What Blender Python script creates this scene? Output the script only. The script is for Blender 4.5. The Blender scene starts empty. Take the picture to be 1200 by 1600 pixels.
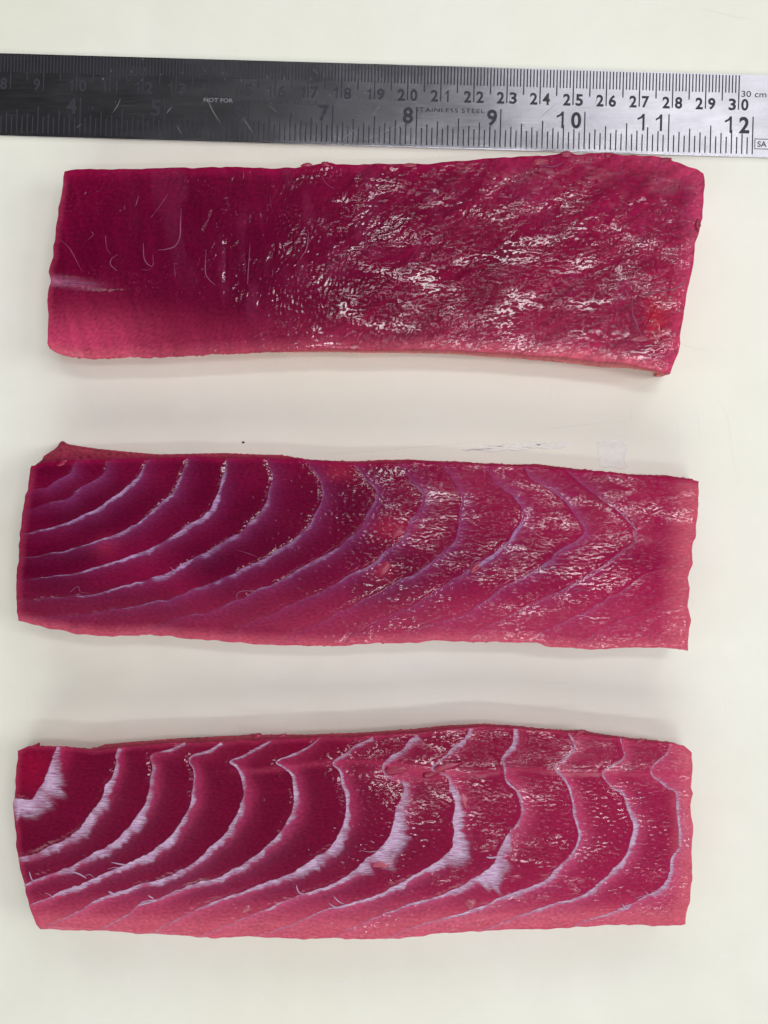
import bpy, bmesh, math, random
import numpy as np

# ------------------------------------------------------------------ camera, world, lamps
S = 5170.0            # photograph pixels per metre on the board
D = 0.36              # camera height above the board
scene = bpy.context.scene
col = scene.collection
cam_d = bpy.data.cameras.new('camera'); cam = bpy.data.objects.new('camera', cam_d); col.objects.link(cam)
cam.location = (0, 0, D); cam.rotation_euler = (0, 0, 0)
cam_d.sensor_fit = 'VERTICAL'; cam_d.sensor_height = 36.0; cam_d.sensor_width = 27.0
cam_d.lens = 36.0 * D / (1600.0 / S)
cam_d.clip_start = 0.01; cam_d.clip_end = 20
scene.camera = cam

w = bpy.data.worlds.new('World'); scene.world = w; w.use_nodes = True
bg = w.node_tree.nodes['Background']
bg.inputs['Color'].default_value = (0.95, 0.98, 1.0, 1); bg.inputs['Strength'].default_value = 0.015

def area(name, loc, target, sx, sy, power, colr):
    l = bpy.data.lights.new(name, 'AREA'); l.shape = 'RECTANGLE'; l.size = sx; l.size_y = sy
    l.energy = power; l.color = colr
    o = bpy.data.objects.new(name, l); col.objects.link(o); o.location = loc
    import mathutils
    d = mathutils.Vector(target) - mathutils.Vector(loc)
    o.rotation_euler = d.to_track_quat('-Z', 'Y').to_euler()
    return o
WARM = (1.0, 0.995, 0.975); COOL = (0.975, 0.96, 1.0)
area('ceiling_panel', (0.41, 0.56, 1.12), (0.05, 0.05, 0), 0.50, 0.34, 0.66, COOL)
area('tube_lamp', (0.20, 0.26, 1.12), (0.20, 0.26, 0), 0.48, 0.06, 2.0, COOL)
area('tube_lamp_middle', (0.20, 0.02, 1.12), (0.20, 0.02, 0), 0.52, 0.05, 1.8, COOL)
area('tube_lamp_near', (0.20, -0.31, 1.12), (0.20, -0.31, 0), 0.50, 0.045, 1.5, COOL)
area('fill_panel_front', (-0.05, -1.35, 1.32), (0, 0, 0), 2.0, 0.85, 13.5, WARM)  # unseen fill added on the near side to soften shadows
area('fill_panel_left', (-1.50, -0.30, 1.30), (0, 0, 0), 0.6, 1.1, 3.0, WARM)  # weak unseen fill added on the left to even out the board
area('fill_panel_right', (1.45, 0.0, 1.35), (0, 0, 0), 0.6, 1.1, 11.0, (0.98, 0.995, 1.0))  # broad fill added for the brighter right side; no window is known
area('fill_panel_back', (0.10, 1.45, 1.32), (0, 0, 0), 2.0, 0.8, 11.0, WARM)  # added beyond the ruler to lighten shadows around the fillets, not a known lamp

vs = scene.view_settings
vs.view_transform = 'Standard'; vs.look = 'None'; vs.exposure = 0.0; vs.gamma = 1.0; vs.use_curve_mapping = False
scene.render.engine = 'CYCLES'

# ------------------------------------------------------------------ helpers
RNG = np.random.RandomState(7)
random.seed(7)

def P2W(px, py, z=0.0):
    k = (D - z) / D / S
    return (px - 600.0) * k, (800.0 - py) * k

def tag(o, label=None, cat=None, group=None, kind=None):
    if label: o['label'] = label
    if cat: o['category'] = cat
    if group: o['group'] = group
    if kind: o['kind'] = kind
    return o

def link(name, me, parent=None):
    o = bpy.data.objects.new(name, me); col.objects.link(o)
    if parent: o.parent = parent
    return o

def mesh_np(name, V, Q, mat, smooth=True, cols=None, floats=None):
    """V (n,3), Q (m,4) quads"""
    me = bpy.data.meshes.new(name)
    me.vertices.add(len(V)); me.vertices.foreach_set('co', np.ascontiguousarray(V, np.float32).ravel())
    me.loops.add(len(Q) * 4); me.loops.foreach_set('vertex_index', np.ascontiguousarray(Q, np.int32).ravel())
    me.polygons.add(len(Q))
    me.polygons.foreach_set('loop_start', np.arange(len(Q), dtype=np.int32) * 4)
    me.update(calc_edges=True)
    me.polygons.foreach_set('use_smooth', np.full(len(Q), smooth, bool))
    if cols is not None:
        a = me.color_attributes.new('Col', 'FLOAT_COLOR', 'POINT')
        c = np.ones((len(V), 4), np.float32); c[:, :3] = cols
        a.data.foreach_set('color', c.ravel())
    for k, arr in (floats or {}).items():
        a = me.attributes.new(k, 'FLOAT', 'POINT'); a.data.foreach_set('value', np.ascontiguousarray(arr, np.float32))
    me.materials.append(mat); me.validate(); me.update()
    return me

def mesh_py(name, V, F, mat, smooth=False):
    me = bpy.data.meshes.new(name); me.from_pydata(V, [], F); me.materials.append(mat)
    for p in me.polygons: p.use_smooth = smooth
    me.update(); return me

def smooth(a, b, x):
    t = np.clip((x - a) / (b - a), 0, 1); return t * t * (3 - 2 * t)

def fnoise(shape, la, lb=None, ang=0.0, seed=0, band=0.45, low=False):
    """filtered noise; la = wavelength in cells along the direction ang (image axes), lb across"""
    lb = lb or la
    r = np.random.RandomState(seed); n = r.randn(*shape)
    fy = np.fft.fftfreq(shape[0])[:, None]; fx = np.fft.fftfreq(shape[1])[None, :]
    c, s = math.cos(ang), math.sin(ang)
    a = (fx * c + fy * s) * la; b = (-fx * s + fy * c) * lb
    q = np.sqrt(a * a + b * b)
    f = np.exp(-q * q * 1.2) if low else np.exp(-(q - 1) ** 2 / (2 * band * band))
    f[0, 0] = 0
    o = np.real(np.fft.ifft2(np.fft.fft2(n) * f)); return o / o.std()

def resample(pts, step):
    p = np.array(pts, float)
    # Catmull-Rom densify, then even spacing
    q = np.vstack([2 * p[0] - p[1], p, 2 * p[-1] - p[-2]])
    out = []
    for i in range(1, len(q) - 2):
        t = np.linspace(0, 1, 24, endpoint=False)[:, None]
        a, b, c, d = q[i - 1], q[i], q[i + 1], q[i + 2]
        out.append(0.5 * ((2 * b) + (-a + c) * t + (2 * a - 5 * b + 4 * c - d) * t ** 2 + (-a + 3 * b - 3 * c + d) * t ** 3))
    out = np.vstack(out + [p[-1:]])
    return even(out, step)

def even(out, step=None, n=None):
    d = np.r_[0, np.cumsum(np.hypot(*np.diff(out, axis=0).T))]
    n = n or max(4, int(d[-1] / step) + 1)
    s = np.linspace(0, d[-1], n)
    return np.c_[np.interp(s, d, out[:, 0]), np.interp(s, d, out[:, 1])]

def edge_curve(pts, n):
    return even(np.array(pts, float), n=n)

def noise1(n, lam, seed):
    r = np.random.RandomState(seed); x = r.randn(n + 8 * int(lam) + 8)
    k = np.exp(-0.5 * (np.arange(-3 * lam, 3 * lam + 1) / lam) ** 2)
    y = np.convolve(x, k, 'same')[4 * int(lam):4 * int(lam) + n]
    return y / (y.std() + 1e-9)

# ------------------------------------------------------------------ materials
def new_mat(name):
    m = bpy.data.materials.new(name); m.use_nodes = True
    return m, m.node_tree.nodes, m.node_tree.links, m.node_tree.nodes['Principled BSDF']

def nd(N, t, **kw):
    n = N.new(t)
    for k, v in kw.items():
        if k in n.inputs: n.inputs[k].default_value = v
        else: setattr(n, k, v)
    return n

def mathn(N, L, op, a, b=None, c=None):
    n = N.new('ShaderNodeMath'); n.operation = op
    for i, v in enumerate((a, b, c)):
        if v is None: continue
        if isinstance(v, (int, float)): n.inputs[i].default_value = v
        else: L.new(v, n.inputs[i])
    return n.outputs[0]

def mixc(N, L, mode, fac, a, b):
    n = N.new('ShaderNodeMix'); n.data_type = 'RGBA'; n.blend_type = mode
    for sock, v in ((n.inputs[0], fac), (n.inputs[6], a), (n.inputs[7], b)):
        if isinstance(v, (int, float)): sock.default_value = v
        elif isinstance(v, tuple): sock.default_value = v
        else: L.new(v, sock)
    return n.outputs[2]

def mapping(N, L, scale, rot=(0, 0, 0)):
    tc = N.new('ShaderNodeTexCoord'); mp = N.new('ShaderNodeMapping')
    mp.inputs['Scale'].default_value = scale; mp.inputs['Rotation'].default_value = rot
    L.new(tc.outputs['Object'], mp.inputs['Vector']); return mp.outputs[0]

def flesh_material(ang, stretch):
    m, N, L, B = new_mat('tuna_flesh')
    at = nd(N, 'ShaderNodeAttribute', attribute_name='Col')
    wt = nd(N, 'ShaderNodeAttribute', attribute_name='Wet')
    fm = nd(N, 'ShaderNodeAttribute', attribute_name='Film')
    n1 = nd(N, 'ShaderNodeTexNoise', Scale=110.0, Detail=6.0, Roughness=0.6)
    L.new(mapping(N, L, (1, 1, 1)), n1.inputs['Vector'])
    n2 = nd(N, 'ShaderNodeTexNoise', Scale=1.0, Detail=3.0, Roughness=0.6)
    L.new(mapping(N, L, (200, 1500, 500), (0, 0, -ang)), n2.inputs['Vector'])
    v = mathn(N, L, 'ADD', mathn(N, L, 'MULTIPLY', n1.outputs[0], 0.26), mathn(N, L, 'MULTIPLY', n2.outputs[0], 0.44))
    v = mathn(N, L, 'ADD', v, 0.65)
    cmb = N.new('ShaderNodeCombineColor')
    for i in range(3): L.new(v, cmb.inputs[i])
    c = mixc(N, L, 'MULTIPLY', 1.0, at.outputs['Color'], cmb.outputs[0])
    L.new(c, B.inputs['Base Color'])
    B.inputs['IOR'].default_value = 1.35; B.inputs['Roughness'].default_value = 0.42; L.new(mathn(N, L, 'MULTIPLY', fm.outputs['Fac'], 0.04), B.inputs['Specular IOR Level'])
    B.inputs['Subsurface Weight'].default_value = SSS
    B.inputs['Subsurface Radius'].default_value = (1.0, 0.25, 0.3)
    B.inputs['Subsurface Scale'].default_value = 0.0012
    # wet film
    vm = mapping(N, L, (1.0 / stretch, 1.0, 1.0), (0, 0, -ang))
    wp = nd(N, 'ShaderNodeTexNoise', Scale=420.0, Detail=1.0); L.new(vm, wp.inputs['Vector'])
    va = N.new('ShaderNodeVectorMath'); va.operation = 'MULTIPLY_ADD'; va.inputs[1].default_value = (0.0011, 0.0011, 0.0)
    L.new(wp.outputs['Color'], va.inputs[0]); L.new(vm, va.inputs[2])
    b1 = nd(N, 'ShaderNodeTexNoise', Scale=460.0, Detail=1.3, Roughness=0.5); L.new(va.outputs[0], b1.inputs['Vector'])
    b2 = nd(N, 'ShaderNodeTexNoise', Scale=1200.0, Detail=0.0); L.new(va.outputs[0], b2.inputs['Vector'])
    ridge = mathn(N, L, 'ABSOLUTE', mathn(N, L, 'SUBTRACT', b1.outputs[0], 0.5))
    hgt = mathn(N, L, 'ADD', mathn(N, L, 'MULTIPLY', ridge, -1.6), mathn(N, L, 'MULTIPLY', b2.outputs[0], 0.16))
    bm_ = N.new('ShaderNodeBump'); bm_.inputs['Distance'].default_value = 0.0016
    L.new(hgt, bm_.inputs['Height'])
    L.new(mathn(N, L, 'ADD', mathn(N, L, 'MULTIPLY', wt.outputs['Fac'], 0.27), 0.010), bm_.inputs['Strength'])
    L.new(bm_.outputs[0], B.inputs['Coat Normal'])
    pn = nd(N, 'ShaderNodeTexNoise', Scale=150.0, Detail=3.0, Roughness=0.6); L.new(vm, pn.inputs['Vector'])
    mr = N.new('ShaderNodeMapRange'); mr.interpolation_type = 'SMOOTHSTEP'
    mr.inputs['From Min'].default_value = 0.46; mr.inputs['From Max'].default_value = 0.64; mr.inputs['To Min'].default_value = 0.10; mr.inputs['To Max'].default_value = 0.85
    L.new(pn.outputs[0], mr.inputs['Value'])
    L.new(mathn(N, L, 'MULTIPLY', fm.outputs['Fac'], mr.outputs[0]), B.inputs['Coat Weight'])
    B.inputs['Coat Roughness'].default_value = 0.085; B.inputs['Coat IOR'].default_value = 1.5
    return m

def fascia_material():
    m, N, L, B = new_mat('connective_tissue')
    al = nd(N, 'ShaderNodeAttribute', attribute_name='Alpha')
    st = nd(N, 'ShaderNodeTexNoise', Scale=1.0, Detail=3.0, Roughness=0.65)
    L.new(mapping(N, L, (420, 3000, 800), (0, 0, math.radians(-12))), st.inputs['Vector'])
    cr = N.new('ShaderNodeValToRGB'); cr.color_ramp.elements[0].position = 0.3; cr.color_ramp.elements[1].position = 0.72
    cr.color_ramp.elements[0].color = (0.40, 0.16, 0.34, 1); cr.color_ramp.elements[1].color = (0.70, 0.57, 0.74, 1)
    L.new(st.outputs[0], cr.inputs[0])
    at = nd(N, 'ShaderNodeAttribute', attribute_name='Col')
    L.new(mixc(N, L, 'MULTIPLY', 1.0, cr.outputs[0], at.outputs['Color']), B.inputs['Base Color'])
    B.inputs['Roughness'].default_value = 0.3; B.inputs['IOR'].default_value = 1.4
    bp = N.new('ShaderNodeBump'); bp.inputs['Distance'].default_value = 0.0002; bp.inputs['Strength'].default_value = 0.5
    L.new(st.outputs[0], bp.inputs['Height']); L.new(bp.outputs[0], B.inputs['Normal'])
    tr = N.new('ShaderNodeBsdfTransparent'); mx = N.new('ShaderNodeMixShader')
    f = mathn(N, L, 'ADD', mathn(N, L, 'MULTIPLY', al.outputs['Fac'], 1.25),
              mathn(N, L, 'MULTIPLY', mathn(N, L, 'SUBTRACT', st.outputs[0], 0.55), 0.8))
    f = mathn(N, L, 'MULTIPLY', f, mathn(N, L, 'MINIMUM', mathn(N, L, 'MULTIPLY', al.outputs['Fac'], 3.0), 1.0))
    f = mathn(N, L, 'MINIMUM', mathn(N, L, 'MAXIMUM', f, 0.0), 0.93)
    L.new(f, mx.inputs[0]); L.new(tr.outputs[0], mx.inputs[1]); L.new(B.outputs[0], mx.inputs[2])
    L.new(mx.outputs[0], N['Material Output'].inputs[0])
    return m

def simple(name, c, rough, ior=1.45, metal=0.0, alpha=1.0):
    m, N, L, B = new_mat(name)
    ns = nd(N, 'ShaderNodeTexNoise', Scale=700.0, Detail=3.0)
    L.new(mapping(N, L, (1, 1, 1)), ns.inputs['Vector'])
    dark = tuple(x * 0.78 for x in c) + (1,)
    L.new(mixc(N, L, 'MIX', ns.outputs[0], dark, tuple(min(1, x * 1.15) for x in c) + (1,)), B.inputs['Base Color'])
    B.inputs['Roughness'].default_value = rough; B.inputs['IOR'].default_value = ior; B.inputs['Metallic'].default_value = metal
    B.inputs['Alpha'].default_value = alpha
    return m

def board_material():
    m, N, L, B = new_mat('white_plastic')
    v = mapping(N, L, (1, 1, 1))
    n1 = nd(N, 'ShaderNodeTexNoise', Scale=9.0, Detail=4.0, Roughness=0.55); L.new(v, n1.inputs['Vector'])
    n2 = nd(N, 'ShaderNodeTexNoise', Scale=70.0, Detail=6.0, Roughness=0.65); L.new(v, n2.inputs['Vector'])
    n3 = nd(N, 'ShaderNodeTexNoise', Scale=1.0, Detail=2.0); L.new(mapping(N, L, (30, 900, 1), (0, 0, 0.2)), n3.inputs['Vector'])
    cr = N.new('ShaderNodeValToRGB'); cr.color_ramp.elements[0].position = 0.35; cr.color_ramp.elements[1].position = 0.65
    cr.color_ramp.elements[0].color = (0.78, 0.785, 0.675, 1); cr.color_ramp.elements[1].color = (0.815, 0.825, 0.745, 1)
    L.new(n1.outputs[0], cr.inputs[0])
    f = mathn(N, L, 'ADD', mathn(N, L, 'MULTIPLY', n2.outputs[0], 0.10), 0.95)
    cc = N.new('ShaderNodeCombineColor')
    for i in range(3): L.new(f, cc.inputs[i])
    L.new(mixc(N, L, 'MULTIPLY', 1.0, cr.outputs[0], cc.outputs[0]), B.inputs['Base Color'])
    L.new(mathn(N, L, 'ADD', mathn(N, L, 'MULTIPLY', n2.outputs[0], 0.25), 0.30), B.inputs['Roughness'])
    B.inputs['IOR'].default_value = 1.5
    bp = N.new('ShaderNodeBump'); bp.inputs['Distance'].default_value = 0.0002; bp.inputs['Strength'].default_value = 0.25
    L.new(mathn(N, L, 'ADD', n2.outputs[0], mathn(N, L, 'MULTIPLY', n3.outputs[0], 0.5)), bp.inputs['Height'])
    L.new(bp.outputs[0], B.inputs['Normal'])
    return m

def steel_material():
    m, N, L, B = new_mat('brushed_steel')
    n1 = nd(N, 'ShaderNodeTexNoise', Scale=1.0, Detail=4.0, Roughness=0.7); L.new(mapping(N, L, (60, 4200, 1), (0, 0, 0)), n1.inputs['Vector'])
    n2 = nd(N, 'ShaderNodeTexNoise', Scale=55.0, Detail=6.0, Roughness=0.7); L.new(mapping(N, L, (1, 2.2, 1)), n2.inputs['Vector'])
    n3 = nd(N, 'ShaderNodeTexVoronoi', Scale=420.0); L.new(mapping(N, L, (0.7, 1, 1)), n3.inputs['Vector'])
    B.inputs['Metallic'].default_value = 1.0
    cr = N.new('ShaderNodeValToRGB'); cr.color_ramp.elements[0].position = 0.3; cr.color_ramp.elements[1].position = 0.7
    cr.color_ramp.elements[0].color = (0.52, 0.52, 0.56, 1); cr.color_ramp.elements[1].color = (0.68, 0.68, 0.72, 1)
    L.new(n2.outputs[0], cr.inputs[0]); L.new(cr.outputs[0], B.inputs['Base Color'])
    r = mathn(N, L, 'ADD', mathn(N, L, 'MULTIPLY', n1.outputs[0], 0.16), mathn(N, L, 'MULTIPLY', n2.outputs[0], 0.06))
    L.new(mathn(N, L, 'ADD', r, 0.06), B.inputs['Roughness'])
    bp = N.new('ShaderNodeBump'); bp.inputs['Distance'].default_value = 0.00006; bp.inputs['Strength'].default_value = 0.10
    L.new(mathn(N, L, 'ADD', n1.outputs[0], mathn(N, L, 'MULTIPLY', n2.outputs[0], 0.15)), bp.inputs['Height'])
    L.new(bp.outputs[0], B.inputs['Normal'])
    return m

SSS = 0.3
M_fascia = fascia_material(); M_board = board_material(); M_steel = steel_material()
M_mark = simple('etched_mark', (0.038, 0.038, 0.05), 0.5, 1.3)
M_markpale = simple('worn_etching', (0.20, 0.20, 0.23), 0.5, 1.4)
M_scratch = simple('scraped_plastic', (0.86, 0.85, 0.82), 0.5)
M_scratchdk = simple('knife_mark', (0.735, 0.73, 0.67), 0.6)
M_thread = simple('pale_fibre', (0.27, 0.06, 0.14), 0.3)
M_scrap = simple('flesh_scrap', (0.30, 0.014, 0.055), 0.28)
M_crumb = simple('dark_speck', (0.03, 0.025, 0.02), 0.7)

# ------------------------------------------------------------------ cutting board (the setting)
def build_board():
    bm = bmesh.new(); bmesh.ops.create_cube(bm, size=1.0)
    for v in bm.verts: v.co.x *= 0.72; v.co.y *= 0.86; v.co.z = v.co.z * 0.02 - 0.01
    ve = [e for e in bm.edges if abs(e.verts[0].co.z - e.verts[1].co.z) > 0.01]
    bmesh.ops.bevel(bm, geom=ve, offset=0.03, segments=6, affect='EDGES', profile=0.5)
    te = [e for e in bm.edges if e.calc_face_angle(0) > 1.2]
    bmesh.ops.bevel(bm, geom=te, offset=0.0025, segments=3, affect='EDGES', profile=0.5)
    me = bpy.data.meshes.new('cutting_board'); bm.to_mesh(me); bm.free(); me.materials.append(M_board)
    return tag(link('cutting_board', me), 'off-white plastic cutting board under the ruler and three fillets', 'cutting board', kind='structure')
BOARD = build_board()

def sliver(pts, wpx, hz, mat, name, parent, seed=0):
    """thin raised burr along a pixel polyline on the board"""
    p = resample(pts, 3.0) if len(pts) > 2 else even(np.array(pts, float), step=3.0)
    n = len(p); r = np.random.RandomState(seed)
    p = p + np.c_[noise1(n, 2, seed), noise1(n, 2, seed + 1)] * 0.35
    d = np.gradient(p, axis=0); d /= np.hypot(d[:, 0], d[:, 1])[:, None] + 1e-9
    nn = np.c_[d[:, 1], -d[:, 0]]
    t = np.linspace(0, 1, n); prof = np.sin(np.pi * np.clip(t, 0.02, 0.98)) ** 0.6 * (0.75 + 0.25 * r.rand(n))
    V, F = [], []
    for i in range(n):
        for k, (o, z) in enumerate(((-0.5, 0.00002), (0.0, hz * prof[i]), (0.5, 0.00002))):
            q = p[i] + nn[i] * o * wpx * prof[i]; x, y = P2W(q[0], q[1], 0); V.append((x, y, z))
        if i:
            a = (i - 1) * 3; b = i * 3
            F += [(a, a + 1, b + 1, b), (a + 1, a + 2, b + 2, b + 1)]
    me = mesh_py(name, V, F, mat, True)
    if me.polygons and me.polygons[0].normal.z < 0: me.flip_normals()
    return link(name, me, parent)

white_marks = [[(128, 226), (129, 246)], [(172, 226), (178, 236), (185, 246)], [(304, 243), (312, 232), (320, 226)], [(430, 226), (431, 231)],
    [(485, 244), (491, 230)], [(458, 236), (459, 246)], [(401, 243), (407, 233), (414, 224)], [(683, 228), (690, 247)], [(738, 226), (741, 236)],
    [(491, 556), (482, 575), (471, 594)], [(560, 553), (562, 570)], [(229, 562), (228, 578)], [(314, 632), (317, 640), (321, 645)],
    [(335, 688), (346, 686)], [(245, 697), (262, 696)], [(394, 694), (401, 702)], [(420, 704), (424, 699)], [(296, 548), (294, 566)],
    [(1194, 250), (1198, 252)], [(342, 620), (344, 626)], [(60, 1040), (62, 1062)], [(350, 1100), (341, 1118)], [(620, 1040), (690, 1036)],
    [(975, 0), (1020, 8), (1064, 18)], [(560, 20), (561, 60)], [(463, 6), (462, 16)], [(880, 60), (884, 96)], [(1085, 22), (1098, 30)],
    [(932, 688), (935, 700), (936, 730)], [(946, 682), (962, 704), (978, 728)], [(978, 694), (970, 712), (962, 734)], [(1060, 655), (1062, 700)],
    [(1130, 1080), (1140, 1140)], [(845, 1070), (900, 1064)], [(1120, 1490), (1160, 1500)], [(500, 1540), (560, 1533)], [(200, 1520), (203, 1548)],
    [(728, 560), (726, 580)], [(860, 590), (864, 640)], [(1103, 548), (1106, 556)], [(1090, 630), (1094, 690)]]
dark_marks = [[(800, 674), (880, 667), (985, 656)], [(470, 712), (620, 702), (760, 690)], [(1120, 620), (1136, 650), (1142, 690), (1150, 740)],
    [(986, 640), (986, 660)], [(1090, 10), (1130, 22), (1182, 31)], [(1030, 520), (1070, 540), (1110, 548)], [(40, 1090), (48, 1112)], [(1108, 1440), (1112, 1448)]]
for i, p in enumerate(white_marks): sliver(p, 1.7, 0.00009, M_scratch, 'knife_scratch', BOARD, i)
for i, p in enumerate(dark_marks): sliver(p, 1.0, 0.00002, M_scratchdk, 'knife_cut', BOARD, 100 + i)
rr = random.Random(3)
for i in range(46):
    x, y = rr.uniform(0, 1200), rr.uniform(0, 1600); a = rr.choice((rr.uniform(1.2, 1.9), rr.uniform(-0.3, 0.3))); l = rr.uniform(10, 60)
    sliver([(x, y), (x + l * math.cos(a), y + l * math.sin(a))], 1.0, 0.00003, M_board if i % 3 else M_scratch, 'knife_scratch', BOARD, 200 + i)

# ------------------------------------------------------------------ steel ruler
RX, RY, RSL = 0.0, 83.0, 34.5 / 1200.0
RTH = 0.001
def rul(s, t):            # ruler px: s along the image x at the top edge, t down from its top edge
    c = 1 / math.sqrt(1 + RSL * RSL); sn = RSL * c
    return s - t * sn, RY + RSL * s + t * c
def cm(c): return 121.0 + (c - 10) * 51.72

ruler = bpy.data.objects.new('steel_ruler', None); col.objects.link(ruler)
tag(ruler, 'worn stainless steel ruler with centimetre and inch scales above the fillets', 'ruler')
ruler_z = 0.00015
def ruler_blade():
    bm = bmesh.new(); s0, s1, W = cm(-0.6), cm(31.1), 128.5
    top = [bm.verts.new((*P2W(*rul(s, t), RTH), RTH + ruler_z)) for s, t in ((s0, 0), (s1, 0), (s1, W), (s0, W))]
    bot = [bm.verts.new((v.co.x, v.co.y, ruler_z)) for v in top]
    bm.faces.new(top[::-1]); bm.faces.new(bot)
    for i in range(4): bm.faces.new((top[i], top[(i + 1) % 4], bot[(i + 1) % 4], bot[i]))
    bmesh.ops.recalc_face_normals(bm, faces=bm.faces)
    bmesh.ops.bevel(bm, geom=list(bm.edges), offset=0.00018, segments=2, affect='EDGES')
    me = bpy.data.meshes.new('blade'); bm.to_mesh(me); bm.free(); me.materials.append(M_steel)
    return link('blade', me, ruler)
ruler_blade()
ZM = RTH + ruler_z
RA = -math.atan(RSL)
def mark_mesh(name, wpx, lpx, mat):
    k = (D - ZM) / D / S; a, b = wpx * k / 2, lpx * k
    h = 0.00003
    V = [(-a, 0, h), (a, 0, h), (a, -b, h), (-a, -b, h), (-a * 1.3, 0, 0), (a * 1.3, 0, 0), (a * 1.3, -b, 0), (-a * 1.3, -b, 0)]
    F = [(3, 2, 1, 0), (4, 5, 1, 0)[::-1], (5, 6, 2, 1)[::-1], (6, 7, 3, 2)[::-1], (7, 4, 0, 3)[::-1]]
    me = mesh_py(name, V, [tuple(reversed(F[0]))] + F[1:], mat)
    bm = bmesh.new(); bm.from_mesh(me); bmesh.ops.recalc_face_normals(bm, faces=bm.faces)
    if max(bm.faces, key=lambda f: f.calc_center_median().z).normal.z < 0: bmesh.ops.reverse_faces(bm, faces=bm.faces)
    bm.to_mesh(me); bm.free()
    return me
mm_me = {k: mark_mesh('millimetre_mark', 1.55, l, M_mark) for k, l in ((0, 27.5), (1, 40), (2, 53.5))}
in_me = {k: mark_mesh('inch_mark', 1.55, l, M_mark) for k, l in ((0, 26), (1, 31.5), (2, 37), (3, 42.5), (4, 58.5))}
def place_mark(me, s, t, name):
    o = link(name, me, ruler); o.location = (*P2W(*rul(s, t), ZM), ZM + 0.000004); o.rotation_euler = (0, 0, RA); return o
for i in range(20, 301):
    place_mark(mm_me[2 if i % 10 == 0 else 1 if i % 5 == 0 else 0], cm(i / 10), 1.6, 'millimetre_mark')
for i in range(16, 193):
    k = 4 if i % 16 == 0 else 3 if i % 8 == 0 else 2 if i % 4 == 0 else 1 if i % 2 == 0 else 0
    L_ = (26, 31.5, 37, 42.5, 58.5)[k]
    place_mark(in_me[k], cm(i / 16 * 2.54) - 1.5, 124.0 - L_, 'inch_mark')

def digit_one(x0, x1, base, cap):
    w = x1 - x0; st = max(2.0, cap * 0.13)
    o = [(x1, base), (x1, base - cap), (x1 - st * 0.9, base - cap), (x1 - w * 0.55, base - cap * 0.84), (x0, base - cap * 0.74), (x0, base - cap * 0.61), (x1 - st, base - cap * 0.76), (x1 - st, base)]
    V = [(*P2W(*rul(*q), ZM), ZM + 0.000035) for q in o]
    me = mesh_py('numeral', V, [(0, 1, 2, 3, 6, 7), (3, 4, 5, 6)], M_mark)
    bm = bmesh.new(); bm.from_mesh(me); bmesh.ops.triangulate(bm, faces=bm.faces[:])
    for f_ in bm.faces:
        f_.normal_update()
        if f_.normal.z < 0: f_.normal_flip()
    bm.to_mesh(me); bm.free()
    return link('numeral', me, ruler)
def text(s, x0, x1, base, cap, mat, name='numeral', bold=0.03, parent=None, spacing=1.0):
    if s == '1': return digit_one(x0, x1, base, cap)
    """lettering whose bounds fill ruler-px x0..x1 and cap height cap above the line base (t)"""
    cu = bpy.data.curves.new('lettering', 'FONT'); cu.body = s; cu.size = 1.0; cu.offset = bold; cu.extrude = 0.0; cu.space_character = spacing
    cu.resolution_u = 4
    o = bpy.data.objects.new('lettering', cu); col.objects.link(o)
    dg = bpy.context.evaluated_depsgraph_get(); me = bpy.data.meshes.new_from_object(o.evaluated_get(dg))
    bpy.data.objects.remove(o); bpy.data.curves.remove(cu)
    c = np.array([v.co[:] for v in me.vertices]); mn, mx = c.min(0), c.max(0)
    for v in me.vertices:
        u = (v.co.x - mn[0]) / max(mx[0] - mn[0], 1e-6); q = (v.co.y - mn[1]) / max(mx[1] - mn[1], 1e-6)
        x, y = P2W(*rul(x0 + u * (x1 - x0), base - q * cap), ZM); v.co = (x, y, ZM + 0.000035)
    me.materials.clear(); me.materials.append(mat); me.name = name
    return link(name, me, parent or ruler)
for c in range(2, 31):
    s = cm(c); t = str(c)
    if len(t) == 1: text(t, s - 16, s - 5, 56.5, 18.5, M_mark)
    else:
        for d, off in ((t[0], -1), (t[1], 1)):
            x0, x1 = (s - 15.5, s - 4) if off < 0 else (s + 4, s + 15.5)
            if d == '1': x0, x1 = (s - 12, s - 5.5) if off < 0 else (s + 6, s + 12.5)
            text(d, x0, x1, 56.5, 18.5, M_mark)
for c in range(1, 13):
    s = cm(c * 2.54) - 1.5; t = str(c); e = s - 5.5
    if len(t) == 1: text(t, e - 16, e, 92, 26, M_mark)
    else:
        w0 = 16 if t[1] != '1' else 10; w1 = 10
        if c == 11: e -= 5
        text(t[1], e - w0, e, 92, 26, M_mark); text(t[0], e - 38.5, e - 38.5 + w1 + 1, 92, 26, M_mark)
text('STAINLESS STEEL', cm(20) + 13, cm(20) + 121, 72.5, 6.6, M_mark, 'lettering', 0.004, spacing=1.1)
text('NOT FOR', 320, 366, 67, 6.4, M_markpale, 'lettering', 0.02)
text('COMMERCIAL USAGE', 374, 500, 67, 6.0, M_mark, 'lettering', 0.0)
text('16', 140, 150, 84, 6, M_mark, 'lettering', 0.0)
text('30 cm', cm(30) + 4, cm(30) + 43, 35, 9.5, M_mark, 'lettering', 0.004)
text('SA', 1186.5, 1201, 112.5, 9.0, M_mark, 'lettering', 0.015)
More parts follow.
